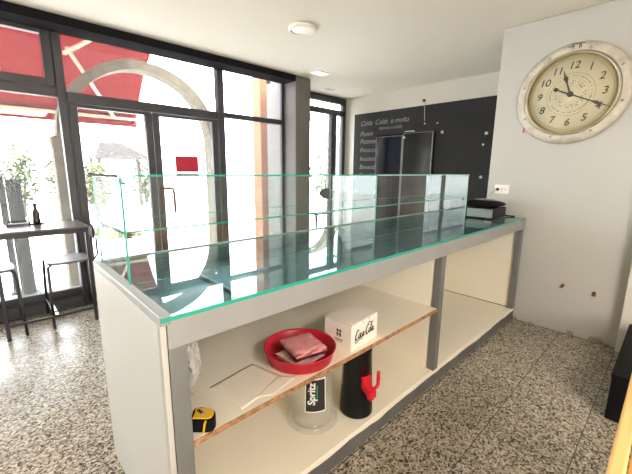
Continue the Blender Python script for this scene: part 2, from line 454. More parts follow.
# window_2 : fixed lights right of the door
w2 = struct(empty('window_2', (2.6, F0, 0)))
frame_bar(w2, 'mullion', 2.055, 2.135, 0, ZC-.003, y0=F0-.01)
frame_bar(w2, 'head', 2.135, 3.03, zt, ZC-.003)
frame_bar(w2, 'transom', 2.135, 2.99, 1.895, 1.955)
frame_bar(w2, 'sill', 2.135, 2.99, 0, .15)
frame_bar(w2, 'side_frame', 2.985, 3.03, 0, zt)
pane(w2, 2.135, 2.985, 1.955, zt); pane(w2, 2.135, 2.985, .15, 1.895)
# window_3 : the recess, a glazed door with a light above
w3 = struct(empty('window_3', (3.9, YR, 0)))
def rb(name, x0, x1, z0, z1, y0=YR-.03, y1=YR+.04): return MB().box(x0, x1, y0, y1, z0, z1, bev=.005).build(name, 'frame', w3)
rb('head', 3.29, 4.615, 2.385, ZC-.003)
rb('transom', 3.29, 4.615, 2.20, 2.285)
rb('jamb', 4.535, 4.615, 0, 2.385); rb('jamb', 3.29, 3.37, 0, 2.385)
rb('mullion', 4.26, 4.375, 0, 2.20, y0=YR-.045)
rb('sill', 3.37, 4.535, 0, .15)
for a in ((3.37, 4.535, 2.285, 2.385), (3.37, 4.26, .15, 2.20), (4.375, 4.535, .15, 2.20)): pane(w3, *a, y=YR+.005)
MB().tube([(4.31, YR-.045, 1.05), (4.31, YR-.085, 1.05), (4.24, YR-.085, 1.05)], .011, 8).build('handle', 'alu', w3)
sbox('wall_recess', 'farwall', 3.03, XB+.1, 4.12, 4.22, ZC, 3.4)

# added_rear_window : unseen frame and pane added around the rear fill light
w4 = struct(empty('added_rear_window', (-.2, -2.39, 0)))
for q in ((-1.38, -1.30, .42, 1.78), (.90, .98, .42, 1.78), (-1.30, .90, 1.70, 1.78), (-1.30, .90, .42, .50)):
    frame_bar(w4, 'frame_bar', *q, y0=-2.399, y1=-2.33)
pane(w4, -1.30, .90, .50, 1.70, y=-2.38)
# ================================================================== COUNTER
YF, YB, ZT = .881, 1.637, .917
XL, XR = .283, 3.322
c = empty('display_counter', (XL, YF, 0), 'long cream counter with grey posts, open bays and a glass top', 'counter')
MB().box(XL, XL+.03, YF+.012, YB, 0.0, .893, bev=.002).build('side_panel', 'panel', c)
MB().box(XL, .298, YF, YF+.02, 0.0, .893, bev=.002).build('corner_strip', 'panel', c)
MB().box(XR-.03, XR-.002, YF+.03, YB, .102, .82).build('side_panel', 'inner', c)
MB().box(XR-.033, XR-.03, YF+.05, YB-.03, .1022, .107).build('gap_shade', 'ink', c)  # dark strip standing in for the shaded gap under the end panel
MB().box(XL+.03, XR-.03, YB-.025, YB-.005, .05, .893).build('back_panel', 'inner', c)
MB().box(1.835, 1.855, YF+.05, YB-.025, .102, .82).build('partition', 'inner', c)
for x0, x1, z0 in ((.300, .352, 0), (1.842, 1.894, .101), (3.268, 3.318, .101)):
    MB().box(x0, x1, YF, YF+.045, z0, .822, bev=.003).build('post', 'post', c)
MB().box(.300, XR, YF-.002, YF+.045, .822, .904, bev=.003).build('top_rail', 'rail', c)
sd_ = MB().box(XL, XL+.03, YF-.002, YB, .893, .922, bev=.004)
sd_.build('side_rim', 'rail', c)
MB().box(XL+.03, XR, YB-.022, YB, .893, .922, bev=.004).build('rear_rim', 'rail', c)
# shelf with raw edge, right end held by two small brackets
sh = MB().box(.352, 1.835, YF+.006, YB-.03, .489, .508).build('shelf', 'inner', c)
e_ = MB(); nseg = 60
ringb = []
for i in range(nseg+1):
    x = .353+(1.834-.353)*i/nseg; d = .0015*noise.noise(Vector((x*25, 0, 0)))
    ringb.append([(x, YF+.0058, .489+d), (x, YF+.001+d, .490), (x, YF+.001+d, .5055), (x, YF+.0058, .5075+d)])
e_.loft(ringb, smooth=False).build('raw_edge', 'chip', sh)['label'] = 'raw brown chipboard edge'
MB().box(1.80, 1.835, YF+.01, YF+.03, .474, .488, bev=.003).build('bracket', 'rust', c)
# bottom board and roughly painted plinth
MB().box(.313, XR-.002, YF+.02, YB-.03, .088, .102).build('bottom_board', 'inner', c)
pl = MB(); rings = []
for i in range(161):
    x = .30+(XR-.30)*i/160
    zz = .070+.016*noise.noise(Vector((x*4.2, 3.1, 0)))+.005*noise.noise(Vector((x*15, 1.1, 0)))
    rings.append([(x, YF+.004, 0), (x, YF+.004, zz), (x, YF+.018, zz), (x, YF+.018, 0)])
pl.loft(rings, smooth=False).build('plinth', 'plinth', c)
MB().box(.30, XR, YF+.0055, YF+.022, .002, .1015, bev=.002).build('plinth_board', 'inner', c)
# glass worktop over a dark well
MB().box(XL+.031, XR-.002, YF+.048, YB-.025, .832, .84).build('well', 'tray', c)
tr = MB()
tr.box(XL+.031, XL+.037, YF+.048, YB-.025, .84, .90).box(XL+.037, XR-.002, YB-.031, YB-.025, .84, .90).box(XL+.037, XR-.002, YF+.048, YF+.054, .84, .90)
tr.build('well_side', 'tray', c)
for x in (.36, .62): MB().box(x, x+.012, YF+.06, YB-.035, .8405, .853, bev=.003).build('well_rail', 'trayrail', c)
def gpane(name, x0, x1, y0, y1, z0, z1, parent, glass='cglass', edge='gedge'):
    mb = MB().box(x0, x1, y0, y1, z0, z1); d = [x1-x0, y1-y0, z1-z0]; k = d.index(min(d))
    for f in mb.bm.faces:
        mb.bm.normal_update(); n = f.normal
        f.material_index = 0 if abs(n[k]) > .9 else 1
    return mb.build(name, [glass, edge], parent)
gpane('glass_top', XL+.002, XR, YF-.005, YB-.023, .9045, .917, c, 'tglass', 'gedge')

# ================================================================== GLASS CASE ON THE COUNTER
GX0, GX1, GY0, GY1, GZ = .302, 2.865, 1.205, 1.575, 1.279
g = empty('glass_display_case', (GX0, GY0, .9175), 'green-edged glass display case standing along the counter top', 'display case')
z0 = .9178
gpane('front_pane', GX0+.007, 1.6235, GY0, GY0+.006, z0, GZ-.0065, g)
gpane('front_pane', 1.6285, GX1-.007, GY0, GY0+.006, z0, GZ-.0065, g, edge='gedge2')
gpane('side_pane', GX0, GX0+.0065, GY0, GY1, z0, GZ-.0065, g, 'sglass')
gpane('side_pane', GX1-.0065, GX1, GY0, GY1, z0, GZ-.0065, g, edge='gedge2')
gpane('divider_pane', 1.6235, 1.6285, GY0+.007, GY1, z0, GZ-.0065, g, edge='gedge2')
gpane('top_pane', GX0-.004, 1.6255, GY0-.004, GY1+.01, GZ-.006, GZ, g)
gpane('top_pane', 1.6265, GX1+.004, GY0-.004, GY1+.01, GZ-.006, GZ, g, edge='gedge2')
gpane('middle_shelf', GX0+.009, 1.621, GY0+.009, GY1-.03, 1.092, 1.098, g)
gpane('middle_shelf', 1.631, GX1-.009, GY0+.009, GY1-.03, 1.092, 1.098, g)
MB().box(GX0-.011, GX0-.0045, GY0-.004, GY1+.01, GZ-.008, GZ+.001, bev=.001).build('edge_trim', 'bark', g)['label'] = 'brown edge strip'
def clamp(x, y, z):
    m = MB().lathe([(.002, -.010), (.0065, -.009), (.0065, .009), (.002, .010)], (x, y, z), 14)
    m.tube([(x, y, z-.006), (x+.014, y, z-.006)], .003, 8)
    m.build('clamp', 'blackm', g)
for x in (GX0+.012, GX1-.04):
    for y in (GY0+.016, GY1-.04): clamp(x, y, 1.082)
clamp(GX0+.012, GY0+.03, GZ-.022); clamp(GX0+.012, GY1-.03, GZ-.022)
brk = MB().tube([(GX0+.02, GY0+.01, 1.086), (GX0+.012, GY1-.005, 1.086)], .0055, 8); brk.build('shelf_support', 'blackm', g)

# ================================================================== THINGS ON THE SHELF
zs = .5085
# red basin
BX, BY = .893, 1.028
b = empty('basin', (BX, BY, zs), 'round red plastic basin holding folded cloths on the shelf', 'basin')
MB().lathe([(.0, .002), (.132, .0), (.139, .004), (.149, .050), (.154, .053), (.155, .057), (.152, .058), (.146, .052), (.134, .010), (.0, .008)],
           (BX, BY, zs), 64, caps=False).build('bowl', 'red', b)
def cloth(name, mt, cx, cy, z, sx, sy, th, rot, label, layers=2, seed=1, tilt=0.0, tx=0.0):
    """folded cloth: stacked soft layers joined along one fold"""
    mb = MB(); n = 14
    prof = []
    for L_ in range(layers):
        grid_t = []; zb = z+L_*th
        rings = []
        for i in range(n+1):
            u = -1+2*i/n; ring = []
            top = []; bot = []
            for j in range(n+1):
                v = -1+2*j/n
                wob = 1+.03*noise.noise(Vector((u*2+seed, v*2, L_*3)))
                x = u*sx/2*wob + .006*noise.noise(Vector((v*3, seed, L_+.5)))*abs(u); y = v*sy/2*wob
                edge = max(0, 1-max(abs(u), abs(v))**8)
                h = .0035*noise.noise(Vector((u*2.3+seed, v*2.3, L_)))
                sl = tilt*y+tx*x
                top.append((x, y, zb+th*(.35+.6*edge)+h+sl)); bot.append((x, y, zb+th*(.35-.33*edge)+h*.3+sl))
            rings.append(top+bot[::-1])
        mb.loft([[Vector(p) for p in r] for r in rings])
    R = Matrix.Rotation(rot, 3, 'Z')
    for v in mb.bm.verts:
        p = R @ Vector((v.co.x, v.co.y, 0)); v.co = Vector((cx+p.x, cy+p.y, v.co.z))
    o = mb.build(name, mt, loc=(cx, cy, z)); tag(o, label, 'cloth', 'folded cloths in the red basin'); return o
cloth('folded_cloth', 'pale', .880, 1.010, zs+.0125, .152, .145, .012, .06, 'pale pink folded cloth lowest in the red basin', 2, 5)
cloth('folded_cloth', 'darkcloth', .888, 1.000, zs+.041, .135, .135, .008, -.2, 'dark red cloth sandwiched between two pink cloths', 1, 3)
cloth('folded_cloth', 'pink', .890, 1.005, zs+.056, .145, .155, .011, -.22, 'bright pink folded cloth on top of the pile in the basin', 2, 9)

# carton
cx0 = Vector((1.083, .903, zs)); ca = math.radians(5)
ex = Vector((math.cos(ca), math.sin(ca), 0)); ey = Vector((-math.sin(ca), math.cos(ca), 0)); ez = Vector((0, 0, 1))
W_, D_, H_ = .212, .152, .124
k = empty('carton', cx0, 'white cardboard carton with black script lettering on the shelf', 'carton')
def obox(mb, o, a, b_, c_, A, B, C):
    p = [o+ex*x+ey*y+ez*z for z in (c_, C) for x, y in ((a, b_), (A, b_), (A, B), (a, B))]
    mb.loft([p[:4], p[4:]], smooth=False)
mb = MB(); obox(mb, cx0, 0, 0, 0, W_, D_, H_); mb.build('box_body', 'card', k)
mb = MB(); obox(mb, cx0, -.001, -.001, H_-.001, W_+.001, D_+.001, H_+.002); obox(mb, cx0, -.0012, -.0012, H_-.012, W_+.0012, 0, H_-.0105)
mb.build('lid_flap', 'card', k)
mb = MB(); obox(mb, cx0, .0, -.0018, H_-.0016, W_, -.0008, H_-.0002); obox(mb, cx0, -.0018, 0, H_-.0016, -.0008, D_, H_-.0002)
obox(mb, cx0, .085, -.0019, H_-.014, .095, -.0009, H_-.008); obox(mb, cx0, .135, -.0019, H_-.012, .142, -.0009, H_-.005)
mb.build('fold_line', 'cardline', k)
# script lettering, drawn stroke by stroke (unit = letter height 1)
mb = MB(); S_ = .0415; og = cx0+ex*.030+ez*.045-ey*.0006
tw = lambda a, b_=.05: (lambda t: (b_+.03+a*math.sin(PI*t))*S_)
def st(pts, wd=None): ribbon(mb, [(x*S_, y*S_) for x, y in pts], wd or tw(.10, .05), og, ex, ez)
st([(.62, .80), (.55, 1.0), (.36, .98), (.14, .66), (.05, .26), (.16, -.04), (.38, .0), (.58, .24)], tw(.14, .05))        # C
st([(.05, .2), (-.06, -.16), (.2, -.36), (.9, -.18), (1.5, -.24)], tw(.05, .03))                                          # tail under the word
st([(.80, .52), (.66, .40), (.62, .14), (.74, .0), (.88, .14), (.92, .40), (.80, .52), (.98, .44)])                       # o
st([(1.24, .48), (1.12, .50), (1.0, .24), (1.06, .02), (1.20, .04), (1.32, .2)])                                          # c
st([(1.60, .48), (1.48, .48), (1.36, .22), (1.42, .0), (1.56, .16), (1.64, .5), (1.60, .14), (1.70, .02), (1.80, .16)])   # a
st([(1.80, .30), (1.98, .36)], .07*S_)                                                                                    # hyphen
st([(2.62, .84), (2.56, 1.02), (2.38, 1.0), (2.16, .68), (2.06, .28), (2.18, -.02), (2.40, .02), (2.56, .26)], tw(.14, .05))  # C
st([(2.30, .92), (2.5, 1.24), (2.9, 1.22), (3.3, 1.06), (3.75, 1.20)], tw(.06, .03))                                      # swash
st([(2.80, .52), (2.66, .40), (2.62, .14), (2.74, .0), (2.88, .14), (2.92, .40), (2.80, .52), (2.96, .44)])               # o
st([(2.98, .3), (3.2, .84), (3.16, 1.02), (3.06, .84), (3.02, .2), (3.12, .0), (3.24, .14)])                              # l
st([(3.50, .48), (3.38, .48), (3.26, .22), (3.32, .0), (3.46, .16), (3.54, .5), (3.50, .14), (3.60, .02), (3.74, .18)])   # a
mb.build('lettering', 'ink', k)['label'] = 'black script lettering'
# printed mark on the short side
mb = MB(); ol = cx0-ex*.0006+ez*.078+ey*.072
def mk(y, z, wy, wz):
    p = [ol+ey*y+ez*z, ol+ey*(y+wy)+ez*z, ol+ey*(y+wy)+ez*(z+wz), ol+ey*y+ez*(z+wz)]; mb.quad(p)
for r_ in range(2):
    for q_ in range(2):
        mk(-.016+q_*.015, r_*-.018, .012, .009); mk(-.014+q_*.015, r_*-.018-.007, .008, .006)
for i in range(5): mk(-.024+.0095*i, -.042, .007, .006)
for i in range(4): mk(-.02+.0095*i, -.051, .006, .004)
mb.build('printed_mark', 'ink', k)

# papers
def sheet(name, corners, label, lift, seed):
    mb = MB(); n = 16; P = [Vector((x, y, 0)) for x, y in corners]
    V = []
    for i in range(n+1):
        row = []
        for j in range(n+1):
            u, v = i/n, j/n
            p = P[0]*(1-u)*(1-v)+P[1]*u*(1-v)+P[2]*u*v+P[3]*(1-u)*v
            h = lift+  .0005*(1+noise.noise(Vector((u*2+seed, v*2, seed))))
            row.append(mb.bm.verts.new((p.x, p.y, zs+h)))
        V.append(row)
    for i in range(n):
        for j in range(n):
            f = mb.bm.faces.new((V[i][j], V[i+1][j], V[i+1][j+1], V[i][j+1])); f.smooth = True
    r = bmesh.ops.extrude_face_region(mb.bm, geom=list(mb.bm.faces))
    bmesh.ops.translate(mb.bm, vec=(0, 0, -.0005), verts=[x for x in r['geom'] if isinstance(x, bmesh.types.BMVert)])
    cxy = sum((Vector(q) for q in corners), Vector((0, 0)))/4
    o = mb.build(name, 'paper', loc=(cxy.x, cxy.y, zs)); tag(o, label, 'paper', 'papers on the shelf'); return o
sheet('paper_sheet', [(.505, 1.09), (.71, 1.12), (.75, .95), (.53, .905)], 'large thin sheet of pale paper lying left of the red basin', .0005, 1)
sheet('paper_sheet', [(.60, .925), (.735, .975), (.785, .925), (.65, .895)], 'narrow strip of pale paper at the front edge of the shelf', .0024, 4)

# tape measure, lying on its side with the yellow face up
tmx, tmy = .403, .917
t = empty('tape_measure', (tmx, tmy, zs), 'black and yellow tape measure on the left end of the shelf', 'tape measure')
O = Vector((tmx, tmy, zs)); ez = Vector((0, 0, 1))
ta = math.radians(-42); tx_ = Vector((math.cos(ta), math.sin(ta), 0)); ty_ = Vector((-math.sin(ta), math.cos(ta), 0))
outl = [(-.036, -.026), (.020, -.028), (.032, -.022), (.036, -.006), (.033, .012), (.022, .024), (.004, .029), (-.018, .027), (-.037, .030), (-.040, .020), (-.034, .010)]
def tp(mb, sc, z0_, z1_, dx=0, dy=0):
    mb.prism([O+tx_*(x*sc+dx)+ty_*(y*sc+dy)+ez*z0_ for x, y in outl], ez*(z1_-z0_))
mb = MB(); tp(mb, 1, .0005, .046); bmesh.ops.bevel(mb.bm, geom=list(mb.bm.edges), offset=.0035, segments=2, affect='EDGES')
mb.build('rubber_case', 'blackm', t)
mb = MB(); tp(mb, .84, .0445, .0485, .001); bmesh.ops.bevel(mb.bm, geom=list(mb.bm.edges), offset=.001, segments=1, affect='EDGES')
ys = mb.build('yellow_shell', 'yellow', t)
mb = MB()
mb.prism([O+tx_*x+ty_*y+ez*.0486 for x, y in ((-.027, .012), (-.008, -.004), (-.002, .004), (-.02, .019))], ez*.0006); mb.build('dark_notch', 'ink', ys)
mb = MB(); mb.prism([O+tx_*x+ty_*y+ez*.0487 for x, y in ((-.006, -.006), (.010, -.002), (.009, .005), (-.007, .001))], ez*.0006); mb.build('face_label', 'lightboard', ys)
mb = MB()
mb.prism([O+tx_*x-ty_*.0288+ez*z for x, z in ((.002, .002), (.007, .002), (.012, .030), (.016, .043), (.010, .043), (.006, .030))], ty_*.0025); mb.build('yellow_stripe', 'yellow', t)

# crumpled plastic bag
mb = MB(); bmesh.ops.create_icosphere(mb.bm, subdivisions=5, radius=1)
for v in mb.bm.verts:
    d = v.co.copy()
    a = 1+.30*noise.noise(d*2.2)+.22*(abs(noise.noise(d*4.5))-.3)+.10*noise.noise(d*10)
    taper = .72+.28*(d.z+1)/2
    v.co = Vector((.425+d.x*.048*a*taper, 1.09+d.y*.075*a*taper, zs+.145+d.z*.142*(1+.05*noise.noise(d*6))))
    v.co.z = max(v.co.z, zs+.001); v.co.x = max(v.co.x, .358)
for f in mb.bm.faces: f.smooth = False
tag(mb.build('plastic_bag', 'bag', loc=(.425, 1.09, zs)), 'crumpled clear plastic bag behind the left post of the counter', 'bag')

# ================================================================== THINGS ON THE BOTTOM BOARD
zb = .1025
JX, JY = 1.03, 1.095
j = empty('plastic_jug', (JX, JY, zb), 'see-through plastic container with a black sticker under the shelf', 'container')
MB().lathe([(0, .002), (.120, 0), (.126, .004), (.126, .014), (.114, .026), (.104, .05), (.094, .33), (.099, .335), (.099, .345), (.092, .345), (.089, .33), (.099, .05), (.100, .012), (0, .010)],
           (JX, JY, zb), 48, caps=False).build('vessel', 'frost', j)
# curved sticker around the front
sa = math.atan2(-JY+.0, -JX+.25)
def cyl_pt(ang, z, lift): r_ = .104-(z-zb-.05)*.0357+lift; return Vector((JX+r_*math.cos(ang), JY+r_*math.sin(ang), z))
def cyl_patch(name, a0, a1, z0_, z1_, lift, mt, par, n=10):
    mb = MB(); rg = []
    for i in range(n+1):
        a = a0+(a1-a0)*i/n
        rg.append([cyl_pt(a, z0_, lift), cyl_pt(a, z1_, lift), cyl_pt(a, z1_, lift+.0004), cyl_pt(a, z0_, lift+.0004)])
    return mb.loft(rg, smooth=False).build(name, mt, par)
A0 = -2.16; dA = .50
stk = cyl_patch('sticker', A0-dA, A0+dA, zb+.100, zb+.268, .0012, 'stickw', j); stk['label'] = 'black sticker with white border'
cyl_patch('sticker_field', A0-dA+.05, A0+dA-.05, zb+.106, zb+.262, .0018, 'ink', stk)
cyl_patch('green_line', A0+.04, A0+.09, zb+.160, zb+.235, .0026, 'green', stk)
tn = Vector((math.cos(A0), math.sin(A0), 0)); tr_ = Vector((-math.sin(A0), math.cos(A0), 0))
text_mesh('lettering', 'Spritz', 'stickw', stk, cyl_pt(A0-.04, zb+.140, .0045), (0, 0, 1), -tr_, .048, .2, offset=.0012)

PX, PY = 1.235, .985
d_ = empty('drink_dispenser', (PX, PY, zb), 'tapered black drink dispenser with a red tap under the shelf', 'dispenser')
MB().lathe([(0, 0), (.078, 0), (.083, .004), (.083, .010), (.081, .06), (.068, .335), (.071, .337), (.071, .350), (0, .352)], (PX, PY, zb), 48, caps=False).build('body', 'black', d_)
ang = math.radians(-104)
dr = Vector((math.cos(ang), math.sin(ang), 0)); ds = Vector((-math.sin(ang), math.cos(ang), 0)); pb = Vector((PX, PY, zb+.175))
def dbox(mb, r0_, r1, s0, s1, z0_, z1_, slope=0):
    q = [pb+dr*r_+ds*s+ez*(z_+(slope*(r_-r0_))) for z_ in (z0_, z1_) for r_, s in ((r0_, s0), (r1, s0), (r1, s1), (r0_, s1))]
    mb.loft([q[:4], q[4:]], smooth=False)
tapm = MB(); dbox(tapm, .060, .082, -.026, .026, -.005, .055, -.5); dbox(tapm, .078, .130, -.021, .021, -.022, .014, -.3)
dbox(tapm, .098, .124, -.014, .014, -.052, -.028)
bmesh.ops.bevel(tapm.bm, geom=list(tapm.bm.edges), offset=.003, segments=2, affect='EDGES')
tp_ = tapm.build('tap', 'redtap', d_); tp_['label'] = 'red plastic tap'
hb = pb+dr*.112+ds*.02+ez*.0
MB().tube([hb, hb+ds*.014+ez*.004, hb+ds*.022+ez*.016, hb+ds*.023+ez*.05, hb+ds*.023+ez*.080, hb+ds*.023+ez*.085], [.008, .008, .009, .0095, .0085, .004], 12).build('tap_lever', 'redtap', tp_)
# pale lettering strip up the dispenser's left side
la = math.radians(148); ln = Vector((math.cos(la), math.sin(la), 0)); lt_ = Vector((-math.sin(la), math.cos(la), 0))
mb = MB()
sp0 = [Vector((PX, PY, zb+z_))+ln*(.0812-(z_-.06)*.0473+.0014)+lt_*s for z_, s in ((.15, -.012), (.15, .012), (.30, .010), (.30, -.010))]
mb.quad(sp0); mb.build('label_strip', 'lightboard', d_)['label'] = 'pale grey label strip'

# ================================================================== DEVICE ON THE COUNTER
zc_ = .9178
s = empty('electronic_scale', (2.97, 1.13, zc_), 'black tabletop device with a grey front panel at the wall end of the counter', 'electronic device')
MB().box(2.972, 3.255, 1.022, 1.245, zc_+.004, zc_+.088, bev=.004).build('base', 'black', s)
MB().box(2.966, 2.973, 1.030, 1.237, zc_+.010, zc_+.082, bev=.002).build('front_panel', 'greyp', s)['label'] = 'grey front panel'
# rounded wedge lid
rg = []
for i in range(13):
    u = i/12; x = 2.945+u*.345; hw = .125*(1-.25*abs(2*u-1)**3); top = .128+.030*math.sin(PI*min(1, .25+u*.65))-.02*u
    cyy = 1.145-.01*u; ring = []
    for q in range(16):
        a = 2*PI*q/16; yy = abs(math.cos(a))**.6*math.copysign(1, math.cos(a)); z_ = abs(math.sin(a))**.7*math.copysign(1, math.sin(a))
        ring.append(Vector((x, cyy+hw*yy, zc_+.092+(top-.092)/2+(top-.092)/2*z_)))
    rg.append(ring)
MB().loft(rg).build('lid', 'blackm', s)
mb = MB()
for i in range(3): mb.box(2.99+.06*i, 3.03+.06*i, 1.075, 1.20, zc_+.1525, zc_+.1555, bev=.001)
mb.build('key_pad', 'greyp', s)
MB().box(3.255, 3.268, 1.05, 1.20, zc_+.02, zc_+.075, bev=.003).build('rear_socket', 'blackm', s)
cb = MB().tube([(3.262, 1.06, zc_+.03), (3.285, 1.02, zc_+.008), (3.30, .98, zc_+.006), (3.305, .96, zc_+.006)], .005, 8)
cb.build('loose_cable_end', 'blackm', s)
o = empty('power_outlet', (XW, 1.10, 1.149), 'white wall socket plate with a black plug above the counter', 'socket')
MB().box(XW-.010, XW, 1.035, 1.155, 1.112, 1.190, bev=.004).build('plate', 'white', o)
mb = MB()
for y in (1.062, 1.094): mb.box(XW-.0125, XW-.010, y-.012, y+.012, 1.132, 1.170, bev=.001)
mb.build('socket_module', 'card', o)
for y in (1.062, 1.094):
    mb = MB()
    for dz in (-.008, 0, .008): mb.box(XW-.0135, XW-.0124, y-.002, y+.002, 1.151+dz-.002, 1.151+dz+.002)
    mb.build('socket_holes', 'ink', o)
pg = MB().lathe([(.004, 0), (.013, .002), (.012, .022), (.005, .03)], (XW-.010, 1.128, 1.150), 16, axis=Matrix.Rotation(-PI/2, 3, 'Y'))
pgo = pg.build('power_plug', 'black'); tag(pgo, 'small black plug in the wall socket with a pale cord', 'plug')
MB().tube([(XW-.038, 1.128, 1.150), (XW-.055, 1.14, 1.140), (XW-.05, 1.17, 1.11), (XW-.035, 1.20, 1.08), (XW-.03, 1.215, 1.04)], .004, 8).build('cord', 'lightboard', pgo)

# ================================================================== CLOCK
CY, CZ = .684, 1.886; RC = .364
cxk = XW
k = empty('wall_clock', (cxk, CY, CZ), 'large round whitewashed wall clock with italic numerals', 'clock')
AX = Matrix.Rotation(-PI/2, 3, 'Y')      # lathe axis towards -X
cc = (cxk, CY, CZ)
MB().lathe([(RC-.02, .001), (RC, .004), (RC+.002, .015), (RC-.010, .032), (RC-.042, .041), (RC-.060, .040), (RC-.068, .030), (RC-.068, .001)], cc, 96, axis=AX, caps=False).build('rim', 'clockrim', k)
MB().lathe([(RC-.070, .020), (RC-.064, .040), (RC-.070, .047), (RC-.080, .046), (RC-.085, .034), (RC-.086, .016)], cc, 96, axis=AX, caps=False).build('inner_ring', 'clockring', k)
MB().lathe([(.0, .014), (RC-.070, .014), (RC-.070, .017), (.0, .017)], cc, 80, axis=AX, caps=False).build('dial', 'dial', k)
MB().lathe([(.250, .0172), (.293, .0172), (.293, .020), (.250, .0185)], cc, 80, axis=AX, caps=False).build('dial_border', 'dialedge', k)
def cp(u, v, h): return Vector((cxk-h, CY-u, CZ+v))    # u to the viewer's right
RT, UP = (0, -1, 0), (0, 0, 1)
for n in range(1, 13):
    a = 2*PI*n/12
    text_mesh('numeral', str(n), 'numeral', k, cp(.205*math.sin(a), .205*math.cos(a), .0176), RT, UP, .072, .2, 'CENTER', offset=.0006)
mb = MB()
def circ(r_, w_):
    n = 72; A = [cp((r_-w_/2)*math.sin(2*PI*i/n), (r_-w_/2)*math.cos(2*PI*i/n), .0178) for i in range(n+1)]
    B = [cp((r_+w_/2)*math.sin(2*PI*i/n), (r_+w_/2)*math.cos(2*PI*i/n), .0178) for i in range(n+1)]
    for i in range(n): mb.quad((A[i], B[i], B[i+1], A[i+1]))
circ(.152, .002); circ(.112, .0015); circ(.060, .0015)
for i in range(48):
    a = 2*PI*i/48; s_, c_ = math.sin(a), math.cos(a); L_ = .010 if i % 4 else .016
    q = [cp(.152*s_+c_*.0014*e, .152*c_-s_*.0014*e, .0179) for e in (-1, 1)]+[cp((.152+L_*.6)*s_+c_*.0014*e, (.152+L_*.6)*c_-s_*.0014*e, .0179) for e in (1, -1)]
    mb.quad(q)
random.seed(3)
for r_, dens in ((.131, .66), (.094, .5), (.078, .42)):      # worn, unreadable small print in the centre
    i = 0.0
    while i < 2*PI:
        wd = random.uniform(.02, .05)*.131/r_
        if random.random() < dens:
            h_ = random.uniform(.008, .014)
            q = [cp((r_+e)*math.sin(x), (r_+e)*math.cos(x), .0179) for x, e in ((i, -h_/2), (i+wd, -h_/2), (i+wd, h_/2), (i, h_/2))]
            mb.quad(q)
        i += wd+.02
mb.build('dial_print', 'faint', k)
def hand(name, a, tip, tail, wd, blob, h):
    a = math.radians(a); s_, c_ = math.sin(a), math.cos(a)
    f = lambda r_, e, hh: cp(r_*s_+e*c_, r_*c_-e*s_, hh)
    mb = MB()
    out = [(-tail, wd*.7), (0, wd), (blob-.03, wd*.8), (blob, wd*2.6), (blob+.028, wd*.9), (tip, wd*.25)]
    mb.prism([f(r_, e, h) for r_, e in out]+[f(r_, -e, h) for r_, e in out[::-1]], (-.002, 0, 0))
    if tail > .05: mb.lathe([(.0, 0), (.015, 0), (.015, .002), (0, .002)], f(-tail, 0, h), 20, axis=AX, caps=False)
    mb.build(name, 'numeral', k)
hand('minute_hand', 115, .275, .108, .0048, .185, .022)
hand('hour_hand', 341, .185, .0, .0058, .120, .026)
MB().lathe([(.0, .016), (.019, .018), (.019, .030), (.010, .034), (0, .035)], cc, 24, axis=AX, caps=False).build('hub', 'numeral', k)
mb = MB()   # worn dark emblem strokes on the top of the rim
for pts in ([(-.035, .352), (.055, .345)], [(-.018, .352), (-.020, .318)], [(.022, .348), (.020, .312)], [(.030, .346), (.030, .318)], [(-.05, .335), (-.01, .333)]):
    (u0_, v0), (u1, v1) = pts; dd = Vector((u1-u0_, v1-v0)).normalized(); pp = Vector((-dd.y, dd.x))*.0028
    mb.quad([cp(u0_+pp.x, v0+pp.y, .0425), cp(u1+pp.x, v1+pp.y, .0425), cp(u1-pp.x, v1-pp.y, .0425), cp(u0_-pp.x, v0-pp.y, .0425)])
mb.build('rim_emblem', 'numeral', k)
for i in range(8):
    a = 2*PI*(i+.35)/8; mb = MB().lathe([(0, .0), (.010, .0), (.008, .006), (0, .008)], cp(.326*math.sin(a), .318*math.cos(a), .040), 12, axis=AX, caps=False)
    mb.build('rivet', 'clockring', k)
tg = MB().box(XW-.006, XW-.001, .972, .983, 1.625, 1.665, bev=.002); tg.tube([(XW-.004, .977, 1.665), (XW-.01, .98, 1.68), (XW-.02, .97, 1.72)], .0025, 6)
tag(tg.build('hanging_tag', 'redsign'), 'tiny red tag hanging on the left of the clock', 'tag')

# ================================================================== CEILING LIGHTS
RL = (2.10, 2.40)
l = empty('ceiling_light', (*RL, ZC), 'round white ceiling lamp nearest the camera', 'ceiling light')
MB().lathe([(0, 0), (.112, 0), (.118, -.006), (.115, -.026), (.092, -.030), (.088, -.020), (0, -.020)], (*RL, ZC), 48, caps=False).build('housing', 'white', l)
MB().lathe([(0, -.0205), (.087, -.0205), (.083, -.025), (0, -.026)], (*RL, ZC), 40, caps=False).build('diffuser', 'lens', l)
for (x, y, lab, m_) in ((3.18, 3.29, 'square white recessed spotlight near the grey column', 'spot'), (3.88, 3.80, 'small dim recessed spotlight over the recess by the window', 'lightboard')):
    l = empty('recessed_spotlight', (x, y, ZC), lab, 'ceiling light', 'recessed spotlights')
    f = MB(); f.box(x-.10, x+.10, y-.075, y+.075, ZC-.008, ZC, bev=.003); f.build('bezel', 'white', l)
    MB().box(x-.082, x+.082, y-.058, y+.058, ZC-.0105, ZC-.008, bev=.002).build('diffuser', m_, l)

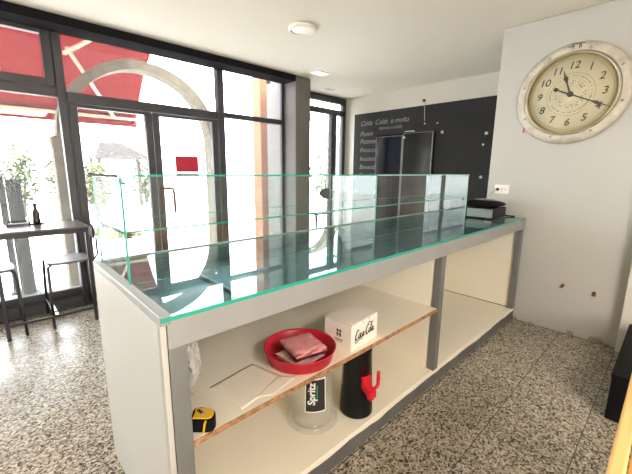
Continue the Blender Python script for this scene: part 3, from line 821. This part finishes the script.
# ================================================================== BLACKBOARD AND FRIDGE
bb = empty('chalkboard', (XB, 2.6, 1.1), 'black painted chalkboard covering the alcove wall with handwritten menu', 'chalkboard')
MB().box(XB-.008, XB-.001, 1.24, 3.93, .02, 2.212, bev=.001).build('board_panel', 'board', bb)
def chalk(txt, y, z, size, sh=.35):
    for wd in txt.split(' '):
        text_mesh('chalk_writing', wd, 'chalk', bb, (XB-.0085, y, z), (0, -1, 0), (0, 0, 1), size, sh, offset=-.0015)
        y -= size*(.50*len(wd)+.26)
chalk('Calda Calda e molta', 3.80, 2.02, .106)
chalk('buona e calda', 3.42, 1.935, .075)
for txt, z in (('Panini', 1.875), ('Pizzette', 1.755), ('Focacce', 1.62), ('Insalate', 1.48), ('Bevande', 1.345), ('Panelle', 1.21)):
    chalk(txt, 3.80, z-.02, .108)
fr = empty('glass_door_fridge', (XB, 2.95, 0), 'dark double glass door fridge let into the blackboard wall', 'fridge')
MB().box(XB-.022, XB-.009, 2.45, 3.46, .06, 1.852, bev=.003).build('cabinet', 'blackm', fr)
def fdoor(y0, y1, z1, g_, dx=0, fw_=.022):
    f = MB(); xa, xb_ = XB-.040-dx, XB-.023
    f.box(xa, xb_, y0, y0+fw_, .1, z1, bev=.003).box(xa, xb_, y1-fw_, y1, .1, z1, bev=.003)
    f.box(xa, xb_, y0, y1, z1-fw_*.6, z1, bev=.003).box(xa, xb_, y0, y1, .1, .13, bev=.003)
    o = f.build('door', 'alu', fr); MB().box(XB-.034-dx, XB-.024, y0+fw_, y1-fw_, .13, z1-fw_*.6).build('pane', g_, o); return o
dl = fdoor(2.965, 3.445, 1.822, 'dglass', fw_=.009)
drr = fdoor(2.47, 2.950, 1.848, 'dglass2', .004, fw_=.010)
MB().box(XB-.06, XB-.045, 2.912, 2.94, 1.77, 1.80, bev=.006).build('lock', 'white', drr)
MB().tube([(XB-.085, 2.90, 1.865), (XB-.085, 2.80, 1.868), (XB-.085, 2.74, 1.862)], .006, 8).build('hinge_bar', 'white', fr)
for y, z, r_, lab in ((1.775, 1.775, .026, 'large white wall anchor at the right edge of the blackboard'), (1.80, 1.64, .018, 'dim grey wall anchor below the large white one'),
                      (1.79, 1.235, .026, 'grey wall anchor low on the right of the blackboard'), (2.36, 1.83, .03, 'pale plaster patch just right of the fridge'),
                      (2.44, 1.955, .014, 'small white screw above the right fridge door'), (2.63, 1.965, .017, 'white screw under the hanging wire')):
    mb = MB(); r_ *= .75; mb.lathe([(0, 0), (r_, 0), (r_*.8, .006), (r_*.3, .008), (0, .004)], (XB-.008, y, z), 16, axis=AX, caps=False)
    tag(mb.build('wall_anchor', 'white' if 'white' in lab else 'lightboard'), lab, 'wall anchor', 'anchors on the blackboard')
h = empty('cable_stub', (XB, 2.66, 2.27), 'black cable end poking out of the wall above the blackboard', 'cable')
MB().lathe([(0, 0), (.024, 0), (.02, .012), (0, .016)], (XB, 2.67, 2.275), 16, axis=AX, caps=False).build('grommet', 'blackm', h)
MB().tube([(XB-.014, 2.67, 2.27), (XB-.02, 2.655, 2.25), (XB-.013, 2.645, 2.15), (XB-.013, 2.635, 2.0)], .0045, 8).build('wire', 'lightboard', h)
# rusty stubs low on the clock wall
for y, z, lab, rt in ((.553, .392, 'left rusty metal stub low on the clock wall', .5), (.345, .378, 'right rusty metal stub low on the clock wall', 0)):
    mb = MB(); mb.box(XW-.012, XW-.0002, y-.010, y+.010, z-.018, z+.018, bev=.004, R=Matrix.Rotation(rt, 3, 'X'))
    tag(mb.build('metal_stub', 'rust'), lab, 'metal stub', 'rusty stubs on the clock wall')

# ================================================================== BISTRO TABLE AND CHAIRS
TX0, TX1, TY0, TY1, TZ = -.03, .575, 3.325, 3.79, .828
t = empty('bistro_table', ((TX0+TX1)/2, (TY0+TY1)/2, 0), 'dark square bistro table on slim metal legs by the window', 'table')
MB().box(TX0, TX1, TY0, TY1, TZ-.012, TZ, bev=.003).build('table_top', 'tabletop', t)
ap = MB().box(TX0+.004, TX1-.004, TY0+.004, TY0+.03, TZ-.05, TZ-.012, bev=.002).box(TX0+.004, TX1-.004, TY1-.03, TY1-.004, TZ-.05, TZ-.012, bev=.002)
ap.box(TX0+.004, TX0+.03, TY0+.03, TY1-.03, TZ-.05, TZ-.012).box(TX1-.03, TX1-.004, TY0+.03, TY1-.03, TZ-.05, TZ-.012)
ap.build('apron', 'tmetal', t)
for x in (TX0+.017, TX1-.017):
    for y in (TY0+.017, TY1-.017):
        MB().box(x-.0125, x+.0125, y-.0125, y+.0125, 0, TZ-.05, bev=.002).build('leg', 'tmetal', t)
for y in (TY0+.017, TY1-.017): MB().box(TX0+.03, TX1-.03, y-.009, y+.009, .105, .123, bev=.002).build('stretcher', 'tmetal', t)
MB().box(.286, .304, TY0+.026, TY1-.026, .106, .122, bev=.002).build('cross_bar', 'brightrail', t)['label'] = 'bright steel cross bar'

def make_chair():
    """low-backed chair facing -X, origin at the floor under the seat"""
    r = empty('chair', (0, 0, 0))
    rg = []
    sx, sy = .155, .165
    for zz, k_ in ((.508, .90), (.512, .98), (.524, 1.0), (.530, .985), (.528, .90), (.524, .5)):
        ring = []
        for q in range(32):
            a = 2*PI*q/32; cx = abs(math.cos(a))**.45*math.copysign(1, math.cos(a)); cy = abs(math.sin(a))**.45*math.copysign(1, math.sin(a))
            ring.append(Vector((sx*cx*k_, sy*cy*k_, zz)))
        rg.append(ring)
    MB().loft(rg).build('seat', 'seat', r, local=True)
    for sy_ in (-1, 1):
        MB().tube([(-.165, sy_*.205, 0), (-.158, sy_*.19, .25), (-.150, sy_*.150, .50), (-.128, sy_*.135, .512)], .0105, 10).build('leg', 'tmetal', r, local=True)
        MB().tube([(.175, sy_*.205, 0), (.165, sy_*.19, .25), (.150, sy_*.150, .50), (.125, sy_*.135, .512)], .0105, 10).build('leg', 'tmetal', r, local=True)
    ft = MB().tube([(-.163, -.198, .14), (-.1625, .198, .14), (.17, .198, .14), (.17, -.198, .14)], .007, 8, closed=True)
    ft.build('footrest', 'tmetal', r, local=True)
    bk = MB(); rg = []
    for i in range(9):
        v = -1+2*i/8; hw = .062*(1-abs(v)**3*.75)+.006; ring = []
        for q in range(12):
            a = 2*PI*q/12
            ring.append(Vector((.190+.012*math.cos(a)-.02*v*v+.018, v*.15, .745+hw*math.sin(a))))
        rg.append(ring)
    bk.loft(rg).build('backrest', 'backpad', r, local=True)
    for sy_ in (-1, 1):
        MB().tube([(.125, sy_*.10, .508), (.185, sy_*.10, .512), (.212, sy_*.10, .55), (.214, sy_*.10, .70)], .0085, 8).build('back_support', 'tmetal', r, local=True)
    return r
ch = make_chair(); ch.location = (.432, 3.582, 0)
tag(ch, 'grey metal chair tucked under the right side of the bistro table', 'chair', 'chairs by the shop front')
c2 = dup(ch, (-.07, 3.585, 0), PI)
tag(c2, 'grey metal chair cut off by the left edge of the photo, under the bistro table', 'chair', 'chairs by the shop front')
c3 = dup(ch, (3.66, 3.83, 0), 0, (1.18, 1.1, 1.26))
tag(c3, 'dark chair standing in the recess behind the grey column', 'chair', 'chairs by the shop front')

bo = empty('bottle', (.275, 3.70, TZ), 'small dark bottle standing on the bistro table', 'bottle')
MB().lathe([(0, .007), (.022, .007), (.027, .014), (.028, .03), (.024, .05), (.027, .075), (.026, .095), (.014, .125), (.011, .145), (.0125, .147), (.0125, .16), (0, .161)], (.275, 3.70, TZ), 28, caps=False).build('glass_body', 'bottle', bo)
MB().lathe([(0, .160), (.014, .160), (.014, .172), (0, .173)], (.275, 3.70, TZ), 20, caps=False).build('cap', 'blackm', bo)
tag(MB().lathe([(0, 0), (.048, 0), (.048, .006), (0, .006)], (.275, 3.70, TZ+.0005), 28, caps=False).build('coaster', 'blackm'), 'dark round coaster under the small bottle', 'coaster')
nr = empty('napkin_rack', (.155, 3.69, TZ), 'low wire rack standing on the bistro table', 'rack')
for z_ in (.012, .034):
    MB().tube([(.085, 3.65, TZ+z_), (.225, 3.65, TZ+z_), (.225, 3.73, TZ+z_), (.085, 3.73, TZ+z_)], .004, 8, closed=True).build('wire_loop', 'tmetal', nr)
for x, y in ((.085, 3.65), (.225, 3.65), (.225, 3.73), (.085, 3.73)):
    MB().tube([(x, y, TZ), (x, y, TZ+.038)], .004, 8).build('upright', 'tmetal', nr)
MB().box(.09, .22, 3.655, 3.725, TZ+.0145, TZ+.0185, bev=.001).build('tray', 'lightboard', nr)

# red sign on the right door leaf
tag(MB().box(1.535, 1.795, 3.842, 3.851, 1.262, 1.437, bev=.001).build('door_sign', 'redsign'), 'plain red rectangular sign stuck on the glass door', 'sign')

# ================================================================== RIGHT FOREGROUND
bx = empty('storage_box', (2.66, -.25, 0), 'low black box on the floor at the right edge', 'box')
MB().box(2.262, 3.147, -.55, .107, .006, .247, bev=.008).build('body', 'blackm', bx)
MB().box(2.259, 3.15, -.553, .110, .246, .268, bev=.003).build('lid', 'blackm', bx)
for x in (2.33, 2.99):
    for y in (-.48, .04): MB().lathe([(0, 0), (.02, 0), (.02, .008), (0, .008)], (x, y, 0), 14, caps=False).build('foot', 'blackm', bx)
wt = empty('wooden_table', (.9, -.4, 0), 'orange wooden table with a rounded pale edge in the lower right corner', 'table')
MB().box(.15, 1.55, -.80, -.0085, .775, .80, bev=.001).build('table_top', 'wood', wt)
MB().box(.15, 1.55, -.006, .018, .768, .803, bev=.005, seg=3).build('edge_strip', 'woodedge', wt)['label'] = 'paler rounded edge strip'
for x in (.20, 1.45):
    for y in (-.75, -.10): MB().box(x, x+.05, y, y+.05, 0, .775, bev=.004).build('leg', 'wood', wt)

# ================================================================== OUTSIDE
ZG = -.12
struct(sbox('pavement', 'pave', -14, 30, YR+.1, 60, ZG-.1, ZG))
struct(sbox('doorstep', 'pave', -3.4, XB, 3.90, YR+.1, ZG-.1, -.02))
# stone arch parallel to the shop front
def arch(name, label, C0, axis, r_in, r_out, thick, zc, nst=19):
    """axis 'x': arch plane runs along X at Y=C0[1]"""
    root = empty(name, (C0[0], C0[1], ZG), label, 'arch', 'stone arches of the arcade')
    P = (lambda a, d, z: Vector((C0[0]+a, C0[1]+d, z))) if axis == 'x' else (lambda a, d, z: Vector((C0[0]+d, C0[1]+a, z)))
    mb = MB(); n = 48; rg = []
    for i in range(n+1):
        t_ = PI*i/n; jit = .006*noise.noise(Vector((i*.6, C0[0], 0)))
        rg.append([P(r_*math.cos(t_), d, zc+r_*math.sin(t_)) for r_, d in ((r_in+jit, 0), (r_out+jit, 0), (r_out+jit, thick), (r_in+jit, thick))])
    mb.loft(rg, smooth=False).build('arch_ring', 'stone', root)
    for s_ in (-1, 1):
        a0_, a1_ = sorted((s_*r_in, s_*(r_out+.05))); m2 = MB()
        p0 = P(a0_, 0, 0); p1 = P(a1_, thick, 0); x0_, x1_ = sorted((p0.x, p1.x)); y0_, y1_ = sorted((p0.y, p1.y))
        m2.box(x0_, x1_, y0_, y1_, ZG, zc-.10, bev=.008); pr = m2.build('pillar', 'stone', root)
        MB().box(x0_-.012, x1_+.012, y0_-.012, y1_+.012, zc-.13, zc+.005, bev=.01).build('impost', 'stone', pr)
    return root
arch('stone_arch', 'round stone arch facing the glass door', (1.585, 4.75), 'x', .845, .955, .22, 1.63)
arch('stone_arch', 'second stone arch seen beyond the recess window', (5.60, 6.50), 'y', .95, 1.10, .3, 1.55)

# red awning
aw = empty('awning', (0, 5.0, 2.4), 'large red fabric awning stretched over the pavement outside', 'awning')
prof = [(6.0, 2.045), (5.81, 2.285), (5.535, 2.575), (5.19, 2.82), (4.75, 3.05), (4.03, 3.28)]
mb = MB(); AX0, AX1 = -3.2, 1.83; top = []
rg = []
for i in range(41):
    x = AX0+(AX1-AX0)*i/40; rg.append([Vector((x, y, z)) for y, z in prof]+[Vector((x, y+.006, z+.008)) for y, z in prof[::-1]])
mb.loft(rg).build('canopy', 'awning', aw)
mb = MB(); rg = []
for i in range(81):
    x = AX0+(AX1-AX0)*i/80; wv = .012*math.sin(i*1.3)
    rg.append([Vector((x, 6.02+wv, 1.925)), Vector((x, 6.012, 2.04)), Vector((x, 6.018, 2.04)), Vector((x, 6.026+wv, 1.925))])
mb.loft(rg).build('valance', 'awning', aw)
MB().box(AX0, AX1, 5.945, 5.99, 2.015, 2.055, bev=.006).build('front_bar', 'cream', aw)
def awtube(p, q, r_=.022): MB().tube([p, q], r_, 10).build('folding_arm', 'cream', aw)
awtube((.85, 4.98, 2.62), (1.50, 5.93, 2.04)); awtube((.72, 4.35, 2.40), (1.26, 4.95, 2.88))
awtube((-.9, 4.2, 2.9), (-.4, 5.93, 2.04)); awtube((-2.4, 4.2, 2.9), (-1.9, 5.93, 2.04))

# orange pillar and grey shutter leaf to the right
op = MB().box(3.20, 3.43, 4.62, 4.85, ZG, 3.3, bev=.01).build('orange_pillar', 'orange'); tag(op, 'orange rendered pillar outside beside the grey shutter', 'pillar')
sh_ = empty('window_shutter', (3.62, 4.75, ZG), 'pale grey framed shutter leaf outside, right of the orange pillar', 'shutter')
f = MB(); xa, xb_, ya, yb = 3.47, 3.86, 4.72, 4.78
f.box(xa, xa+.06, ya, yb, ZG, 2.62, bev=.004).box(xb_-.06, xb_, ya, yb, ZG, 2.62, bev=.004).box(xa+.06, xb_-.06, ya, yb, 2.55, 2.62, bev=.004)
f.box(xa+.06, xb_-.06, ya, yb, 1.80, 1.88, bev=.004).box(xa+.06, xb_-.06, ya, yb, ZG, ZG+.12, bev=.004)
f.build('frame', 'shutter', sh_)
MB().box(xa+.06, xb_-.06, ya+.02, ya+.03, 1.88, 2.55).build('upper_glass', 'shutglass', sh_)
MB().box(xa+.06, xb_-.06, ya+.02, ya+.03, ZG+.12, 1.80).build('lower_panel', 'shutter', sh_)

# standing grey boards outside the left window
sb = empty('sign_board', (.22, 4.9, ZG), 'tall grey standing board outside the left window', 'board')
MB().box(.165, .275, 4.88, 4.92, ZG+.03, 1.17, bev=.004).build('panel', 'greyboard', sb)
MB().box(.13, .31, 4.82, 4.98, ZG, ZG+.03, bev=.004).build('foot', 'greyboard', sb)
sb = empty('sign_board', (.10, 5.02, ZG), 'paler folded board just left of the tall grey board', 'board')
MB().box(.085, .145, 5.0, 5.03, ZG+.03, 1.22, bev=.004).box(.15, .168, 5.0, 5.03, ZG+.03, 1.20, bev=.003).build('panel', 'paleboard', sb)
MB().box(.06, .18, 4.99, 5.08, ZG, ZG+.03, bev=.004).build('foot', 'paleboard', sb)

# shrubs across the road
def shrub(x, y, h, rx, mt, label, n=900, seed=1, z0_=ZG):
    random.seed(seed)
    r = empty('shrub', (x, y, z0_), label, 'shrub', 'shrubs across the road')
    mb = MB()
    for i in range(n):
        a = random.uniform(0, 2*PI); e = random.uniform(-.9, 1); q = random.random()**.4
        rad = math.sqrt(max(0, 1-e*e))*q
        p = Vector((x+rx*rad*math.cos(a), y+rx*.6*rad*math.sin(a), z0_+h*.55+h*.45*e*q+.25*noise.noise(Vector((a, e, seed)))))
        s_ = random.uniform(.05, .11); u = Vector((random.uniform(-1, 1), random.uniform(-1, 1), random.uniform(-.6, .6))).normalized()
        v = u.cross(Vector((random.uniform(-1, 1), random.uniform(-1, 1), 1))).normalized()
        mb.quad((p-u*s_, p+v*s_*.5, p+u*s_, p-v*s_*.5))
    mb.build('foliage', mt, r)
    tk = MB()
    for i in range(4):
        a = 2*PI*i/4; tk.tube([(x+.03*math.cos(a), y+.03*math.sin(a), z0_), (x+rx*.3*math.cos(a), y+rx*.2*math.sin(a), z0_+h*.6)], [.04, .015], 7)
    tk.build('stem', 'bark', r)
specs = [(.7, 13.0, 2.1, .48, 'leaf', 'green shrub beyond the pavement, behind the grey boards'), (1.85, 13.6, 2.0, .5, 'leaf2', 'yellowish shrub beyond the pavement, left of the stone arch'),
         (-.65, 13.2, 2.0, .6, 'leaf', 'green shrub far left beyond the road'), (2.35, 11.8, 1.6, .38, 'leaf2', 'shrub framed by the stone arch left of the pavilion'),
         (4.9, 15.6, 1.7, .6, 'leaf', 'shrub right of the pavilion, seen through the glass door'), (9.6, 9.4, 2.2, .9, 'leaf', 'leafy shrub beyond the recess window')]
for i, a in enumerate(specs): shrub(*a, seed=i+2)
gb = MB()
random.seed(5)
for i in range(700):
    x = random.uniform(1.55, 2.3); y = random.uniform(7.7, 9.0); z_ = random.uniform(.05, .16); a = random.uniform(0, PI)
    dx, dy = .02*math.cos(a), .02*math.sin(a); gb.quad(((x-dx, y-dy, ZG), (x+dx, y+dy, ZG), (x+dx*.2+dy, y+dy*.2-dx, ZG+z_), (x-dx*.2+dy, y-dy*.2-dx, ZG+z_)))
tag(gb.build('grass_patch', 'leaf2'), 'patch of yellow-green grass on the pavement outside', 'grass', kind='stuff')
# far pavilion
pv = empty('pavilion', (3.35, 13.6, ZG), 'small open pavilion with a brown tiled roof across the road', 'pavilion')
rf = MB(); cx_, cy_ = 3.45, 13.6
b4 = [(cx_-.85, cy_-.7, 1.60), (cx_+.95, cy_-.7, 1.60), (cx_+.95, cy_+.7, 1.60), (cx_-.85, cy_+.7, 1.60)]; t4 = [(cx_-.5, cy_-.1, 2.15), (cx_+.1, cy_-.1, 2.15), (cx_+.1, cy_+.1, 2.15), (cx_-.5, cy_+.1, 2.15)]
rf.loft([[Vector(p) for p in b4], [Vector(p) for p in t4]], smooth=False).build('roof', 'rooftile', pv)
for x in (cx_-.7, cx_+.8):
    for y in (cy_-.55, cy_+.55): MB().box(x-.05, x+.05, y-.05, y+.05, ZG, 1.60).build('post', 'bark', pv)
